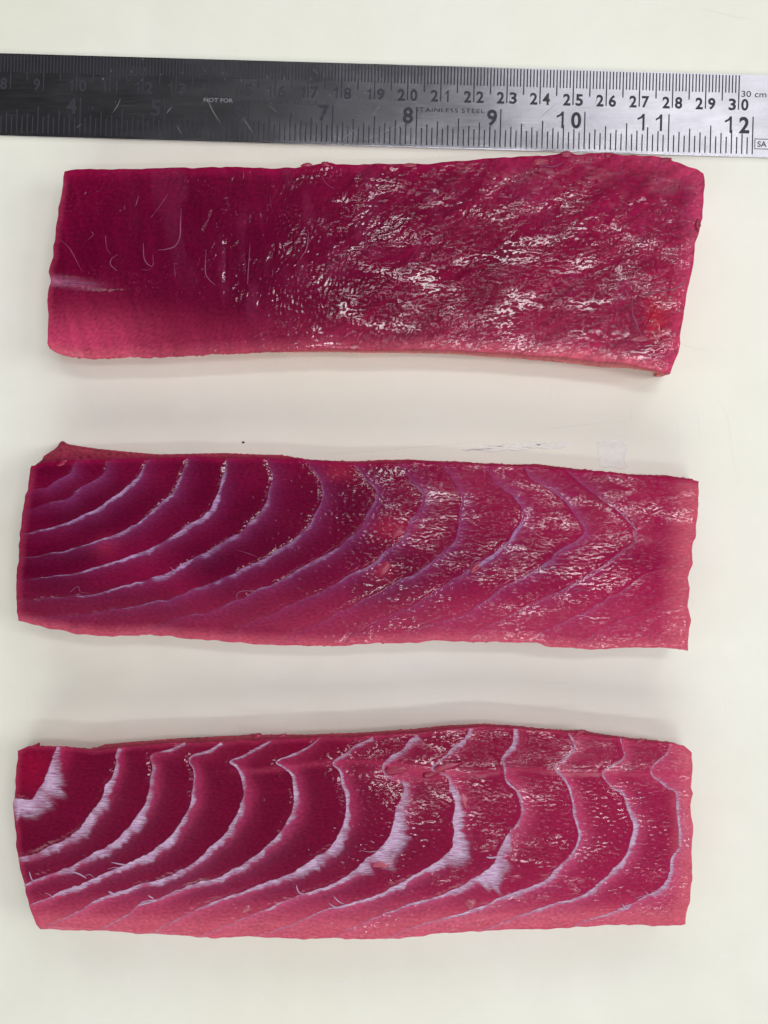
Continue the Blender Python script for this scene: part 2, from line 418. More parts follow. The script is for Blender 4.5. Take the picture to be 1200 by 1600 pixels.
def box_outline(s0, s1, t0, t1, wd):
    V, F = [], []
    for (a, b, c, d) in ((s0, s1, t0, t0 + wd), (s0, s1, t1 - wd, t1), (s0, s0 + wd, t0 + wd, t1 - wd)):
        i = len(V)
        for q in ((a, c), (b, c), (b, d), (a, d)): V.append((*P2W(*rul(*q), ZM), ZM + 0.00003))
        F.append((i + 3, i + 2, i + 1, i))
    return link('emblem_frame', mesh_py('emblem_frame', V, F, M_mark), ruler)
box_outline(1182, 1214, 99.5, 116.0, 1.1)
# scuffs in the steel
def scuff(pts, wpx, seed):
    p = even(np.array(pts, float), step=3.0); n = len(p)
    p = p + np.c_[noise1(n, 3, seed), noise1(n, 3, seed + 5)] * 0.4
    d = np.gradient(p, axis=0); d /= np.hypot(d[:, 0], d[:, 1])[:, None] + 1e-9; nn = np.c_[d[:, 1], -d[:, 0]]
    V, F = [], []
    for i in range(n):
        ww = wpx * math.sin(math.pi * (0.03 + 0.94 * i / (n - 1)))
        for o in (-0.5, 0.5):
            q = p[i] + nn[i] * o * ww; V.append((*P2W(q[0], q[1], ZM), ZM + 0.000045))
        if i: a = 2 * i; F.append((a - 2, a - 1, a + 1, a))
    me = mesh_py('scratch', V, F, M_markpale)
    if me.polygons[0].normal.z < 0: me.flip_normals()
    link('scratch', me, ruler)
for i, (p, wd) in enumerate(([[(320, 149), (346, 195)], 1.2], [[(378, 182), (397, 210)], 1.2], [[(534, 220), (563, 198)], 1.5], [[(176, 178), (189, 154)], 0.9],
        [[(259, 178), (268, 166)], 1.2], [[(274, 195), (284, 209)], 1.0], [[(570, 172), (582, 166)], 1.0], [[(580, 176), (595, 167)], 0.8],
        [[(490, 117), (498, 125)], 0.8], [[(570, 218), (640, 190)], 0.7], [[(512, 145), (516, 151)], 0.8], [[(930, 162), (935, 154)], 1.0],
        [[(978, 172), (983, 162)], 0.9], [[(420, 165), (436, 176)], 0.8], [[(222, 100), (222, 96)], 1.0], [[(118, 200), (128, 194)], 0.8], [[(840, 190), (870, 160)], 0.5])):
    scuff(p, wd, 300 + i)
for i in range(34):
    x = rr.uniform(150, 620); y = 83 + RSL * x + rr.choice((22, 24, 34)) + rr.uniform(-1, 1)
    if i > 22: y = 83 + RSL * x + rr.uniform(8, 120)
    scuff([(x, y), (x + rr.uniform(0.3, 1.2), y + rr.uniform(1.5, 4))], rr.uniform(0.8, 1.4), 400 + i)

# ------------------------------------------------------------------ fillets
NU, NV, KS = 760, 224, 12
GAP = 1.37   # px per grid cell

def coons(top, bot, lef, rig):
    """edge curves (n,2) -> grid (NV,NU,2)"""
    u = np.linspace(0, 1, NU)[None, :, None]; v = np.linspace(0, 1, NV)[:, None, None]
    T, B, L, R = top[None], bot[None], lef[:, None], rig[:, None]
    return (1 - v) * T + v * B + (1 - u) * L + u * R - ((1 - u) * (1 - v) * top[0] + u * (1 - v) * top[-1] + (1 - u) * v * bot[0] + u * v * bot[-1])

def rough_edge(c, amp, seed, nrm):
    n = len(c); k = noise1(n, 4, seed) * 0.6 + noise1(n, 14, seed + 1) * 0.6
    k *= np.minimum(1, np.minimum(np.arange(n), np.arange(n)[::-1]) / 6.0)
    return c + np.outer(k * amp, nrm)

def inside_right(poly_pts, start, end, X, Y):
    p = poly_pts
    head = [(3000, -1000), (p[0, 0], -1000)] if start == 't' else [(3000, p[0, 1])]
    tail = [(-1000, p[-1, 1]), (-1000, 3000), (3000, 3000)] if end == 'l' else [(p[-1, 0], 3000), (3000, 3000)]
    q = np.vstack([head, p, tail]); inside = np.zeros(X.shape, bool)
    a = q; b = np.roll(q, -1, axis=0)
    for (x0, y0), (x1, y1) in zip(a, b):
        if y0 == y1: continue
        c = (y0 > Y) != (y1 > Y)
        inside ^= c & (X < (x1 - x0) * (Y - y0) / (y1 - y0) + x0)
    return inside

def line_dist(p, X, Y):
    d2 = np.full(X.shape, 1e9, np.float32); tt = np.zeros(X.shape, np.float32); n = len(p)
    for i in range(n - 1):
        ax, ay = p[i]; bx, by = p[i + 1] - p[i]
        m = max(bx * bx + by * by, 1e-9)
        t = np.clip(((X - ax) * bx + (Y - ay) * by) / m, 0, 1)
        e = (X - ax - t * bx) ** 2 + (Y - ay - t * by) ** 2
        k = e < d2; d2[k] = e[k]; tt[k] = (i + t[k]) / (n - 1)
    return np.sqrt(d2), tt

class Fillet:
    def __init__(s, name, label, top, bot, lef, rig, base_top=None, base_bot=None, h=0.020, seed=0, rough=0.9, mat=None):
        s.mat = mat
        s.root = bpy.data.objects.new(name, None); col.objects.link(s.root)
        tag(s.root, label, 'tuna fillet', 'raw tuna fillets on the board')
        s.seed = seed; s.h = h
        t = rough_edge(edge_curve(top, NU), rough, seed, (0, 1)); b = rough_edge(edge_curve(bot, NU), rough, seed + 3, (0, 1))
        l = rough_edge(edge_curve(lef, NV), rough, seed + 6, (1, 0)); r = rough_edge(edge_curve(rig, NV), rough, seed + 9, (1, 0))
        for c, e0, e1 in ((l, t[0], b[0]), (r, t[-1], b[-1])): c[0] = e0; c[-1] = e1
        G = coons(t, b, l, r); s.X, s.Y = G[..., 0], G[..., 1]
        s.bt = edge_curve(base_top, NU) if base_top else None; s.bb = edge_curve(base_bot, NU) if base_bot else None
        s.sh = (NV, NU)
        j = np.arange(NV)[:, None] * np.ones((1, NU)); i = np.arange(NU)[None] * np.ones((NV, 1))
        s.dt, s.db = j * GAP, (NV - 1 - j) * GAP; s.dl, s.dr = i * GAP, (NU - 1 - i) * GAP
        s.lines = []; s.label = np.zeros(s.sh, int)
        s.sv = np.full(s.sh, 0.5); s.dR = np.full(s.sh, 90.0); s.dL = np.full(s.sh, 90.0); s.tL = np.zeros(s.sh)
    def add_lines(s, specs):
        ds = []
        for k, sp in enumerate(specs):
            p = resample(sp['p'], 5.0); n = len(p)
            j = sp.get('jit', 0.9)
            p = p + np.c_[noise1(n, 1.3, s.seed * 50 + k), noise1(n, 1.3, s.seed * 50 + k + 20)] * j
            sp['c'] = p; s.lines.append(sp)
            s.label += inside_right(p, sp.get('start', 't'), sp.get('end', 'b'), s.X, s.Y)
            ds.append(line_dist(p, s.X, s.Y))
        for k in range(len(specs)):
            m = s.label == k; s.dR[m] = ds[k][0][m]
            m = s.label == k + 1; s.dL[m] = ds[k][0][m]; s.tL[m] = ds[k][1][m]
        s.dmin = np.min([d[0] for d in ds], axis=0)
        s.sv = s.dL / (s.dL + s.dR + 1e-6)
    def rim(s, r_t=9, r_b=9, r_l=8, r_r=8):
        z = np.zeros(s.sh)
        for d, r in ((s.dt, r_t), (s.db, r_b), (s.dl, r_l), (s.dr, r_r)):
            q = np.clip(1 - d / r, 0, 1); z = z + (r / S) * q ** 2 * 0.07
        return np.minimum(z, max(r_t, r_b, r_l, r_r) / S)
    def build(s, Zs, Zf, C, Wet, side_col):
        """Zs smooth height, Zf fine relief, C (NV,NU,3), Wet (NV,NU)"""
        s.Z = Zs + Zf
        k = (D - Zs) / D / S
        X, Y = (s.X - 600) * k, (800 - s.Y) * k
        V = np.stack([X, Y, s.Z], -1).reshape(-1, 3); C = C.reshape(-1, 3); Wf = Wet.reshape(-1)
        idx = np.arange(NU * NV).reshape(NV, NU)
        # perimeter, clockwise in the image: top, right, bottom, left
        per = np.r_[idx[0, :-1], idx[:-1, -1], idx[-1, :0:-1], idx[:0:-1, 0]]; n = len(per)
        P = V[per]; cen = P.mean(0)
        base = P[:, :2].copy()
        tan = np.roll(P[:, :2], -3, 0) - np.roll(P[:, :2], 3, 0); tan /= np.hypot(tan[:, 0], tan[:, 1])[:, None] + 1e-9
        out = np.c_[-tan[:, 1], tan[:, 0]]
        base -= out * 0.0008
        if s.bt is not None: base[:NU - 1] = np.c_[P2W(s.bt[:-1, 0], s.bt[:-1, 1], 0)]
        if s.bb is not None:
            o = NU - 1 + NV - 1; bb = s.bb[::-1]; base[o:o + NU - 1] = np.c_[P2W(bb[:-1, 0], bb[:-1, 1], 0)]
        ker = np.ones(9) / 9
        for a in (0, 1): base[:, a] = np.convolve(np.r_[base[-4:, a], base[:, a], base[:4, a]], ker, 'valid')
        rings = []
        nz = fnoise((KS, n), 60, 4, 0, s.seed + 40) * 0.5 + fnoise((KS, n), 9, 3, 0, s.seed + 41) * 0.5
        vc = []
        for r in range(1, KS + 1):
            f = r / KS; ff = f
            z = P[:, 2] * (1 - ff) + 0.0001 * ff
            xy = P[:, :2] * (1 - ff) + base * ff + out * (nz[r - 1] * 0.00022 * min(1, 4 * (1 - f) + 0.3))[:, None]
            rings.append(np.c_[xy, z]); mixf = min(1.0, 0.35 + f)
            vc.append(C[per] * (1 - mixf) + np.array(side_col)[None] * (1 + 0.3 * nz[r - 1])[:, None] * mixf)
        V2 = np.vstack([V] + rings); C2 = np.clip(np.vstack([C] + vc), 0.001, 1); W2 = np.r_[Wf, np.full(n * KS, 0.35)]; edge = np.clip(np.minimum(np.minimum(s.dt, s.db), np.minimum(s.dl, s.dr)) / 5.0, 0.3, 1).reshape(-1); F2 = np.r_[edge, np.full(n * KS, 0.0)]
        lab_q = s.label[:-1, :-1]
        quads = np.stack([idx[:-1, :-1], idx[1:, :-1], idx[1:, 1:], idx[:-1, 1:]], -1)
        # label of the quad under each perimeter edge
        pl = np.r_[lab_q[0, :], lab_q[:, -1], lab_q[-1, ::-1], lab_q[::-1, 0]]
        rows = [per] + [NU * NV + r * n + np.arange(n) for r in range(KS)]
        sk, skl = [], []
        for r in range(KS):
            a, b = rows[r], rows[r + 1]
            sk.append(np.stack([a, np.roll(a, -1), np.roll(b, -1), b], -1)); skl.append(pl)
        sk = np.vstack(sk); skl = np.concatenate(skl)
        # inner walls between flakes
        ev = []; el = []
        d = lab_q[:, :-1] != lab_q[:, 1:]
        jj, ii = np.nonzero(d)
        e = np.stack([idx[jj, ii + 1], idx[jj + 1, ii + 1]], -1)
        ev += [e, e[:, ::-1]]; el += [lab_q[jj, ii], lab_q[jj, ii + 1]]
        d = lab_q[:-1] != lab_q[1:]; jj, ii = np.nonzero(d)
        e = np.stack([idx[jj + 1, ii], idx[jj + 1, ii + 1]], -1)
        ev += [e[:, ::-1], e]; el += [lab_q[jj, ii], lab_q[jj + 1, ii]]
        ev = np.vstack(ev); el = np.concatenate(el)
        multi = s.label.max() > 0
        rimd = np.minimum(np.minimum(s.dt, s.db), np.minimum(s.dl, s.dr)).reshape(-1)
        for lb in np.unique(lab_q):
            q = np.vstack([quads[lab_q == lb], sk[skl == lb]])
            u, inv = np.unique(q, return_inverse=True); q = inv.reshape(q.shape)
            v, c, wv, fv = V2[u], C2[u], W2[u], F2[u]
            E = ev[el == lb]; E = E[rimd[E].min(1) > 12]
            if len(E):
                t = V2[E]                                            # m,2,3
                b = t.copy(); b[..., 2] -= 0.004; m = len(E); o = len(v)
                wallv = np.concatenate([t, b], 1).reshape(-1, 3)
                wq = o + np.arange(m)[:, None] * 4 + np.array([0, 1, 3, 2])[None]
                v = np.vstack([v, wallv]); c = np.vstack([c, np.repeat(C2[E].repeat(1, 0), 2, 1).reshape(-1, 3)]); wv = np.r_[wv, np.full(m * 4, 0.3)]; fv = np.r_[fv, np.zeros(m * 4)]
                q = np.vstack([q, wq])
            nm = 'muscle_flake' if multi else 'flesh'
            link(nm, mesh_np(nm, v, q, s.mat, True, c, {'Wet': wv, 'Film': fv}), s.root)
        # height raster for things lying on the surface
        x0, y0 = s.X.min() - 4, s.Y.min() - 4; cs = 1.5
        w_, h_ = int((s.X.max() + 4 - x0) / cs) + 1, int((s.Y.max() + 4 - y0) / cs) + 1
        R = np.full((h_, w_), -1.0); Rs = np.full((h_, w_), -1.0)
        yi, xi = ((s.Y - y0) / cs).astype(int), ((s.X - x0) / cs).astype(int)
        R[yi, xi] = s.Z; Rs[yi, xi] = Zs
        ok = R > 0; ok = ok | (np.roll(ok, 1, 0) & np.roll(ok, -1, 0)) | (np.roll(ok, 1, 1) & np.roll(ok, -1, 1)); s.ok = ok
        for _ in range(4):
            for A in (R, Rs):
                bad = A < 0
                if not bad.any(): continue
                for dy, dx in ((0, 1), (0, -1), (1, 0), (-1, 0)):
                    sh = np.roll(A, (dy, dx), (0, 1)); ok = bad & (sh > 0); A[ok] = sh[ok]; bad = A < 0
        R[R < 0] = s.h - 0.0015; Rs[Rs < 0] = s.h - 0.0015
        s.R, s.Rs, s.ro = R, Rs, (x0, y0, cs)
    def inside(s, px, py):
        x0, y0, cs = s.ro
        yi = np.clip(((py - y0) / cs).astype(int), 0, s.R.shape[0] - 1); xi = np.clip(((px - x0) / cs).astype(int), 0, s.R.shape[1] - 1)
        return s.ok[yi, xi]
    def at(s, px, py, dz=0.0):
        x0, y0, cs = s.ro; px = np.asarray(px, float); py = np.asarray(py, float)
        yi = np.clip(((py - y0) / cs).astype(int), 0, s.R.shape[0] - 1); xi = np.clip(((px - x0) / cs).astype(int), 0, s.R.shape[1] - 1)
        z = s.R[yi, xi]; k = (D - s.Rs[yi, xi]) / D / S
        return np.stack([(px - 600) * k, (800 - py) * k, z + dz], -1)
    def fascia(s, sp, seed):
        """membrane strip along a septum: sharp on the left, combed out on the right"""
        c = even(sp['c'], step=1.0); n = len(c); tt = np.linspace(0, 1, n)
        c = np.c_[np.convolve(np.pad(c[:, 0], 2, 'edge'), np.ones(5) / 5, 'valid'), np.convolve(np.pad(c[:, 1], 2, 'edge'), np.ones(5) / 5, 'valid')]
        d = np.gradient(c, axis=0); d = np.c_[np.convolve(np.pad(d[:, 0], 8, 'edge'), np.ones(17) / 17, 'valid'), np.convolve(np.pad(d[:, 1], 8, 'edge'), np.ones(17) / 17, 'valid')]
        d /= np.hypot(d[:, 0], d[:, 1])[:, None] + 1e-9
        nn = np.c_[d[:, 1], -d[:, 0]]
        W = np.interp(tt, [a for a, _ in sp['w']], [b for _, b in sp['w']])
        A = np.interp(tt, [a for a, _ in sp['a']], [b for _, b in sp['a']])
        comb = np.clip(0.9 + 0.12 * noise1(n, 2, seed) + 0.18 * noise1(n, 9, seed + 1), 0.3, 1.5)
        left = np.clip(0.4 + 0.5 * noise1(n, 2.5, seed + 2), 0, 2.0) * np.clip(W / 10, 0.25, 1.2)
        fr = np.array([0, 0.1, 0.25, 0.45, 0.7, 1.0]); W = W * np.interp(tt, [0, .45, .7, 1], [1.1, 1.1, .8, .7])
        # fibres lean: rows slip sideways along the strip
        lean = np.array([0.5, -0.15])
        V = np.zeros((n, len(fr), 3)); al = np.zeros((n, len(fr))); cl = np.ones((n, len(fr), 3))
        for k, f in enumerate(fr):
            q = c + nn * (-left * (1 - f) + f * W * comb)[:, None]
            V[:, k] = s.at(q[:, 0], q[:, 1], 0.0)
            V[:, k, 2] += 0.00016 * math.sin(math.pi * (0.12 + 0.8 * f)) + 0.00003
            prof = (1.0 if f < 0.2 else 1.0 - (f - 0.2) / 0.8) ** 0.9
            if f == 0: prof = 0.75
            al[:, k] = 0.78 * A * prof * np.clip(1 + sp.get('broken', 0.22) * (noise1(n, 5, seed + 11) + 0.6 * noise1(n, 18, seed + 12)), 0.12, 1.5)
        V[:, :, 2] = np.apply_along_axis(lambda a: np.convolve(np.pad(a, 2, 'edge'), np.ones(5) / 5, 'valid'), 0, V[:, :, 2])
        cl[:] = np.array(sp.get('tint', (1, 1, 1)))
        keep = s.inside(c[:, 0], c[:, 1]); lo, hi = np.nonzero(keep)[0][[0, -1]]
        V, al, cl = V[lo:hi + 1], al[lo:hi + 1], cl[lo:hi + 1]; n = len(V)
        m = len(fr); ix = np.arange(n * m).reshape(n, m)
        Q = np.stack([ix[:-1, :-1], ix[1:, :-1], ix[1:, 1:], ix[:-1, 1:]], -1).reshape(-1, 4)
        # normals up
        a, b, e = V[0, 0], V[min(8, n - 1), 0], V[0, m - 1]
        if np.cross(b - a, e - a)[2] < 0: Q = Q[:, ::-1]
        me = mesh_np('connective_tissue', V.reshape(-1, 3), Q, M_fascia, True, cl.reshape(-1, 3), {'Alpha': al.reshape(-1)})
        return link('connective_tissue', me, s.root)
    def thread(s, pts, r_mm, seed, mat=None, name='fibre_thread', lift=0.00008):
        p = resample(pts, 2.5) if len(pts) > 2 else even(np.array(pts, float), step=2.5)
        n = len(p); c = s.at(p[:, 0], p[:, 1], lift)
        c[:, 2] = np.convolve(np.pad(c[:, 2], 2, 'edge'), np.ones(5) / 5, 'valid')
        rad = r_mm / 1000 * np.sin(np.pi * (0.06 + 0.9 * np.linspace(0, 1, n))) ** 0.5 * np.clip(1 + 0.25 * noise1(n, 3, seed), 0.4, 1.6)
        d = np.gradient(c, axis=0); d /= np.linalg.norm(d, axis=1)[:, None] + 1e-12
        side = np.cross(d, [0, 0, 1.0]); side /= np.linalg.norm(side, axis=1)[:, None] + 1e-12
        up = np.cross(side, d); V, F = [], []
        for i in range(n):
            for k in range(6):
                a = k * math.pi / 3; V.append(tuple(c[i] + side[i] * rad[i] * math.cos(a) + up[i] * rad[i] * 0.7 * math.sin(a)))
            if i:
                for k in range(6):
                    a, b = (i - 1) * 6 + k, (i - 1) * 6 + (k + 1) % 6; F.append((a, b, b + 6, a + 6))
        me = mesh_py(name, V, F, mat or M_thread, True); return link(name, me, s.root)
    def scrap(s, px, py, rx, ry, rz, seed, ang=0.0, sink=0.3, mat=None):
        bm = bmesh.new(); bmesh.ops.create_icosphere(bm, subdivisions=3, radius=1.0); r = random.Random(seed)
        c = s.at(px, py); k = 1 / S; f1, f2, f3 = r.uniform(0, 6), r.uniform(0, 6), r.uniform(0, 6)
        for v in bm.verts:
            x, y, z = v.co; g = 1 + 0.22 * math.sin(3 * x + f1) * math.cos(2.5 * y + f2) + 0.14 * math.sin(6 * y + f3 + 4 * z) + 0.08 * math.sin(11 * x + 9 * y + f2)
            x, y, z = x * g * rx * k, y * g * ry * k, z * g * rz * k
            v.co = (c[0] + x * math.cos(ang) - y * math.sin(ang), c[1] + x * math.sin(ang) + y * math.cos(ang), c[2] + z * 0.55 - rz * k * 0.12)
        me = bpy.data.meshes.new('flesh_scrap'); bm.to_mesh(me); bm.free(); me.materials.append(mat or M_scrap)
        for p in me.polygons: p.use_smooth = True
        return link('flesh_scrap', me, s.root)

def lerp3(a, b, f):
    return a * (1 - f[..., None]) + b * f[..., None]
def blob(X, Y, x, y, rx, ry): return np.exp(-((X - x) / rx) ** 2 - ((Y - y) / ry) ** 2)

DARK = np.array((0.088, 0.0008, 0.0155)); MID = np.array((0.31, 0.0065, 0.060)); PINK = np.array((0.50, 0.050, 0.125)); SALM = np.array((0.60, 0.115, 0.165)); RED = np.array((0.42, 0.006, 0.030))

# ---------------------------------------------------------------- upper fillet: no white lines, wet wrinkled right half
def upper_fillet():
    f = Fillet('tuna_fillet', 'plain dark red raw tuna fillet beside the ruler, without white bands',
        [(101, 268), (110, 265), (200, 264), (270, 263), (330, 262), (420, 262), (460, 261), (495, 257), (510, 254), (525, 257), (560, 257), (600, 255), (640, 258), (660, 257), (700, 252), (750, 249), (800, 245), (850, 243), (872, 239), (885, 237), (900, 240), (950, 239), (985, 242), (1020, 244), (1060, 253), (1080, 260), (1099, 271)],
        [(78, 545), (90, 552), (104, 557), (140, 560), (180, 561), (250, 559), (330, 554), (400, 551), (450, 548), (500, 547), (600, 547), (650, 547), (700, 548), (750, 550), (800, 552), (850, 556), (900, 561), (950, 566), (1000, 573), (1047, 584)],
        [(101, 268), (98, 285), (92, 320), (88, 345), (85, 370), (83, 400), (76, 425), (77, 440), (74, 460), (75, 500), (75, 535), (78, 545)],
        [(1099, 271), (1101, 290), (1098, 310), (1098, 340), (1094, 358), (1087, 385), (1080, 430), (1072, 460), (1066, 500), (1063, 530), (1061, 550), (1055, 565), (1047, 584)],
        base_bot=[(84, 545), (110, 554), (180, 557), (250, 555), (330, 553), (450, 550), (600, 551), (700, 553), (800, 560), (850, 564), (900, 569), (940, 574), (980, 575), (1020, 581), (1044, 588)],
        h=0.0195, seed=11, mat=flesh_material(math.radians(38), 2.4))
    X, Y, sh = f.X, f.Y, f.sh
    a = math.radians(-38)
    ridged = lambda n: 1 - np.abs(n)
    right = smooth(430, 700, X + 0.25 * (Y - 400)); band = smooth(560, 500, Y - 0.03 * (X - 600))
    patch = 0.25 + 0.75 * smooth(-0.4, 0.7, fnoise(sh, 90, 45, a, 21, low=True))
    amt = right * patch * (0.4 + 0.6 * band)
    # sparse dimples on the smooth left part
    spots = smooth(0.9, 1.7, fnoise(sh, 24, 16, math.radians(90), 22, low=True)) * smooth(250, 340, X) * 0.8
    amt = np.clip(amt + spots, 0, 1)
    n1 = fnoise(sh, 17, 7.5, a, 23); n2 = fnoise(sh, 9, 5, math.radians(-20), 24); n3 = fnoise(sh, 40, 18, a, 25)
    fine = amt * (0.000022 * ridged(n1 * 0.8) + 0.000010 * n2 + 0.000035 * n3)
    fine += 0.00001 * fnoise(sh, 12, 6, math.radians(90), 26) + 0.00005 * fnoise(sh, 90, 50, 0, 27)
    # scattered dark creases across the left half
    for (x0, y0, x1, y1, dep) in ((383, 400, 384, 425, .25), (429, 385, 425, 402, .2), (332, 330, 318, 360, .18), (352, 395, 351, 440, .18), (200, 322, 190, 330, .1), (150, 510, 153, 516, .15), (1000, 520, 1020, 480, .12)):
        d, _ = line_dist(np.array([(x0, y0), ((x0 + x1) / 2 + 1.5, (y0 + y1) / 2), (x1, y1)]), X, Y); fine -= dep / 1000 * np.exp(-(d / 2.2) ** 2)
    d, _ = line_dist(np.array([(70, 436), (120, 443), (165, 448), (230, 446), (300, 452)], float), X, Y)
    crease = np.exp(-(d / 7) ** 2) * smooth(320, 80, X); fine -= 0.0006 * crease
    zs = f.h + 0.0006 * fnoise(sh, 420, 240, 0, 28, low=True) * 0.5 - f.rim(8, 9, 9, 9)
    zs = zs - 0.0012 * smooth(60, 0, f.dt) * smooth(650, 900, X) - 0.0016 * smooth(90, 0, f.dl) 
    C = lerp3(DARK, MID, 0.32 + 0.32 * smooth(450, 1050, X) + 0.06 * fnoise(sh, 110, 60, a, 29, low=True))
    C = lerp3(C, np.array((0.092, 0.0010, 0.021)), np.clip(blob(X, Y, 330, 400, 260, 130) * 0.7, 0, 1))
    C = lerp3(C, PINK, np.clip(0.75 * blob(X, Y, 110, 540, 120, 55) + 0.3 * smooth(470, 560, Y - 0.02 * (X - 600)), 0, 1))
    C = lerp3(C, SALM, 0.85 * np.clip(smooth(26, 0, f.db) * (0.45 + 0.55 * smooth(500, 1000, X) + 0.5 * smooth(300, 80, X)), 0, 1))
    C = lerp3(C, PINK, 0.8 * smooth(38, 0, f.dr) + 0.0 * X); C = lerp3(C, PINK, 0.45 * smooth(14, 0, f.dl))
    C = lerp3(C, MID, 0.6 * smooth(22, 0, f.dt)); C = lerp3(C, PINK, 0.55 * smooth(45, 0, f.dt) * smooth(900, 1060, X))
    C = lerp3(C, np.array((0.46, 0.008, 0.022)), np.clip(blob(X, Y, 1024, 500, 16, 36) + 0.4 * blob(X, Y, 1045, 470, 30, 50), 0, 1) * 0.5)
    C = lerp3(C, np.array((0.50, 0.16, 0.30)), np.clip(crease * 0.6 * smooth(190, 90, X), 0, 1))
    # milky veil over the middle
    veil = smooth(0.2, 1.8, fnoise(sh, 70, 22, math.radians(80), 31, low=True)) * smooth(150, 300, X)
    C = lerp3(C, np.array((0.36, 0.06, 0.17)), np.clip(veil, 0, 1) * 0.10)
    C = C * np.clip(1 + 0.10 * fnoise(sh, 10, 4, a, 30) + 0.05 * fnoise(sh, 90, 12, math.radians(70), 34, low=True) * smooth(560, 400, X) + 0.09 * fnoise(sh, 60, 6, a, 35, low=True) * smooth(380, 600, X), 0.55, 1.5)[..., None]
    grain = smooth(1.5, 2.6, fnoise(sh, 5, 3, math.radians(80), 36)) * smooth(0.1, 1.4, fnoise(sh, 50, 50, 0, 37, low=True)) * smooth(480, 440, Y)
    C = lerp3(C, np.array((0.42, 0.12, 0.24)), np.clip(grain, 0, 1) * 0.35)
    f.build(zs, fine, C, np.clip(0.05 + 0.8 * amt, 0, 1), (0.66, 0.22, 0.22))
    for i, (p, r) in enumerate(([[(283, 325), (282, 350), (281, 370), (274, 384), (262, 389), (247, 391)], .16], [[(224, 380), (225, 402), (231, 413), (239, 415), (239, 398)], .12],
            [[(165, 368), (167, 388), (173, 397)], .12], [[(184, 398), (174, 405), (173, 414), (183, 423)], .11], [[(322, 390), (321, 425), (327, 437), (337, 446)], .12],
            [[(391, 380), (388, 420), (387, 444)], .14], [[(988, 462), (988, 488), (995, 508), (1003, 526)], .24], [[(1075, 436), (1058, 449), (1036, 455), (1008, 460)], .2],
            [[(482, 363), (479, 388), (469, 404)], .13], [[(217, 305), (212, 322)], .12], [[(262, 304), (250, 322), (236, 340)], .14], [[(272, 410), (274, 433)], .12],
            [[(135, 300), (132, 304)], .15], [[(95, 375), (110, 390), (128, 424)], .09], [[(142, 362), (146, 366), (138, 375)], .08], [[(840, 255), (862, 261), (880, 254)], .14],
            [[(573, 357), (571, 392)], .1], [[(536, 300), (534, 322)], .12], [[(345, 325), (352, 330)], .1], [[(503, 275), (510, 287), (523, 295)], .1],
            [[(700, 400), (730, 385), (770, 388)], .1], [[(220, 421), (232, 422), (238, 418)], .12], [[(610, 440), (632, 420), (655, 384)], .06], [[(620, 292), (650, 300), (688, 300)], .07],
            [[(422, 305), (424, 325)], .09], [[(85, 448), (110, 441), (150, 444)], .3], [[(120, 446), (140, 440), (158, 448)], .22], [[(150, 300), (158, 298)], .1])):
        f.thread(p, r * 0.85, 500 + i)
    for i, (x, y, a_, b_, c_) in enumerate(((509, 257, 7, 4, 4), (885, 241, 8, 5, 5), (951, 242, 7, 4, 5), (1001, 530, 14, 5, 3), (845, 252, 14, 6, 4), (480, 258, 8, 3, 4), (640, 258, 10, 3, 4), (1090, 352, 4, 8, 6), (1040, 250, 10, 4, 4))):
        f.scrap(x, y, a_, b_, c_, 600 + i)
    return f

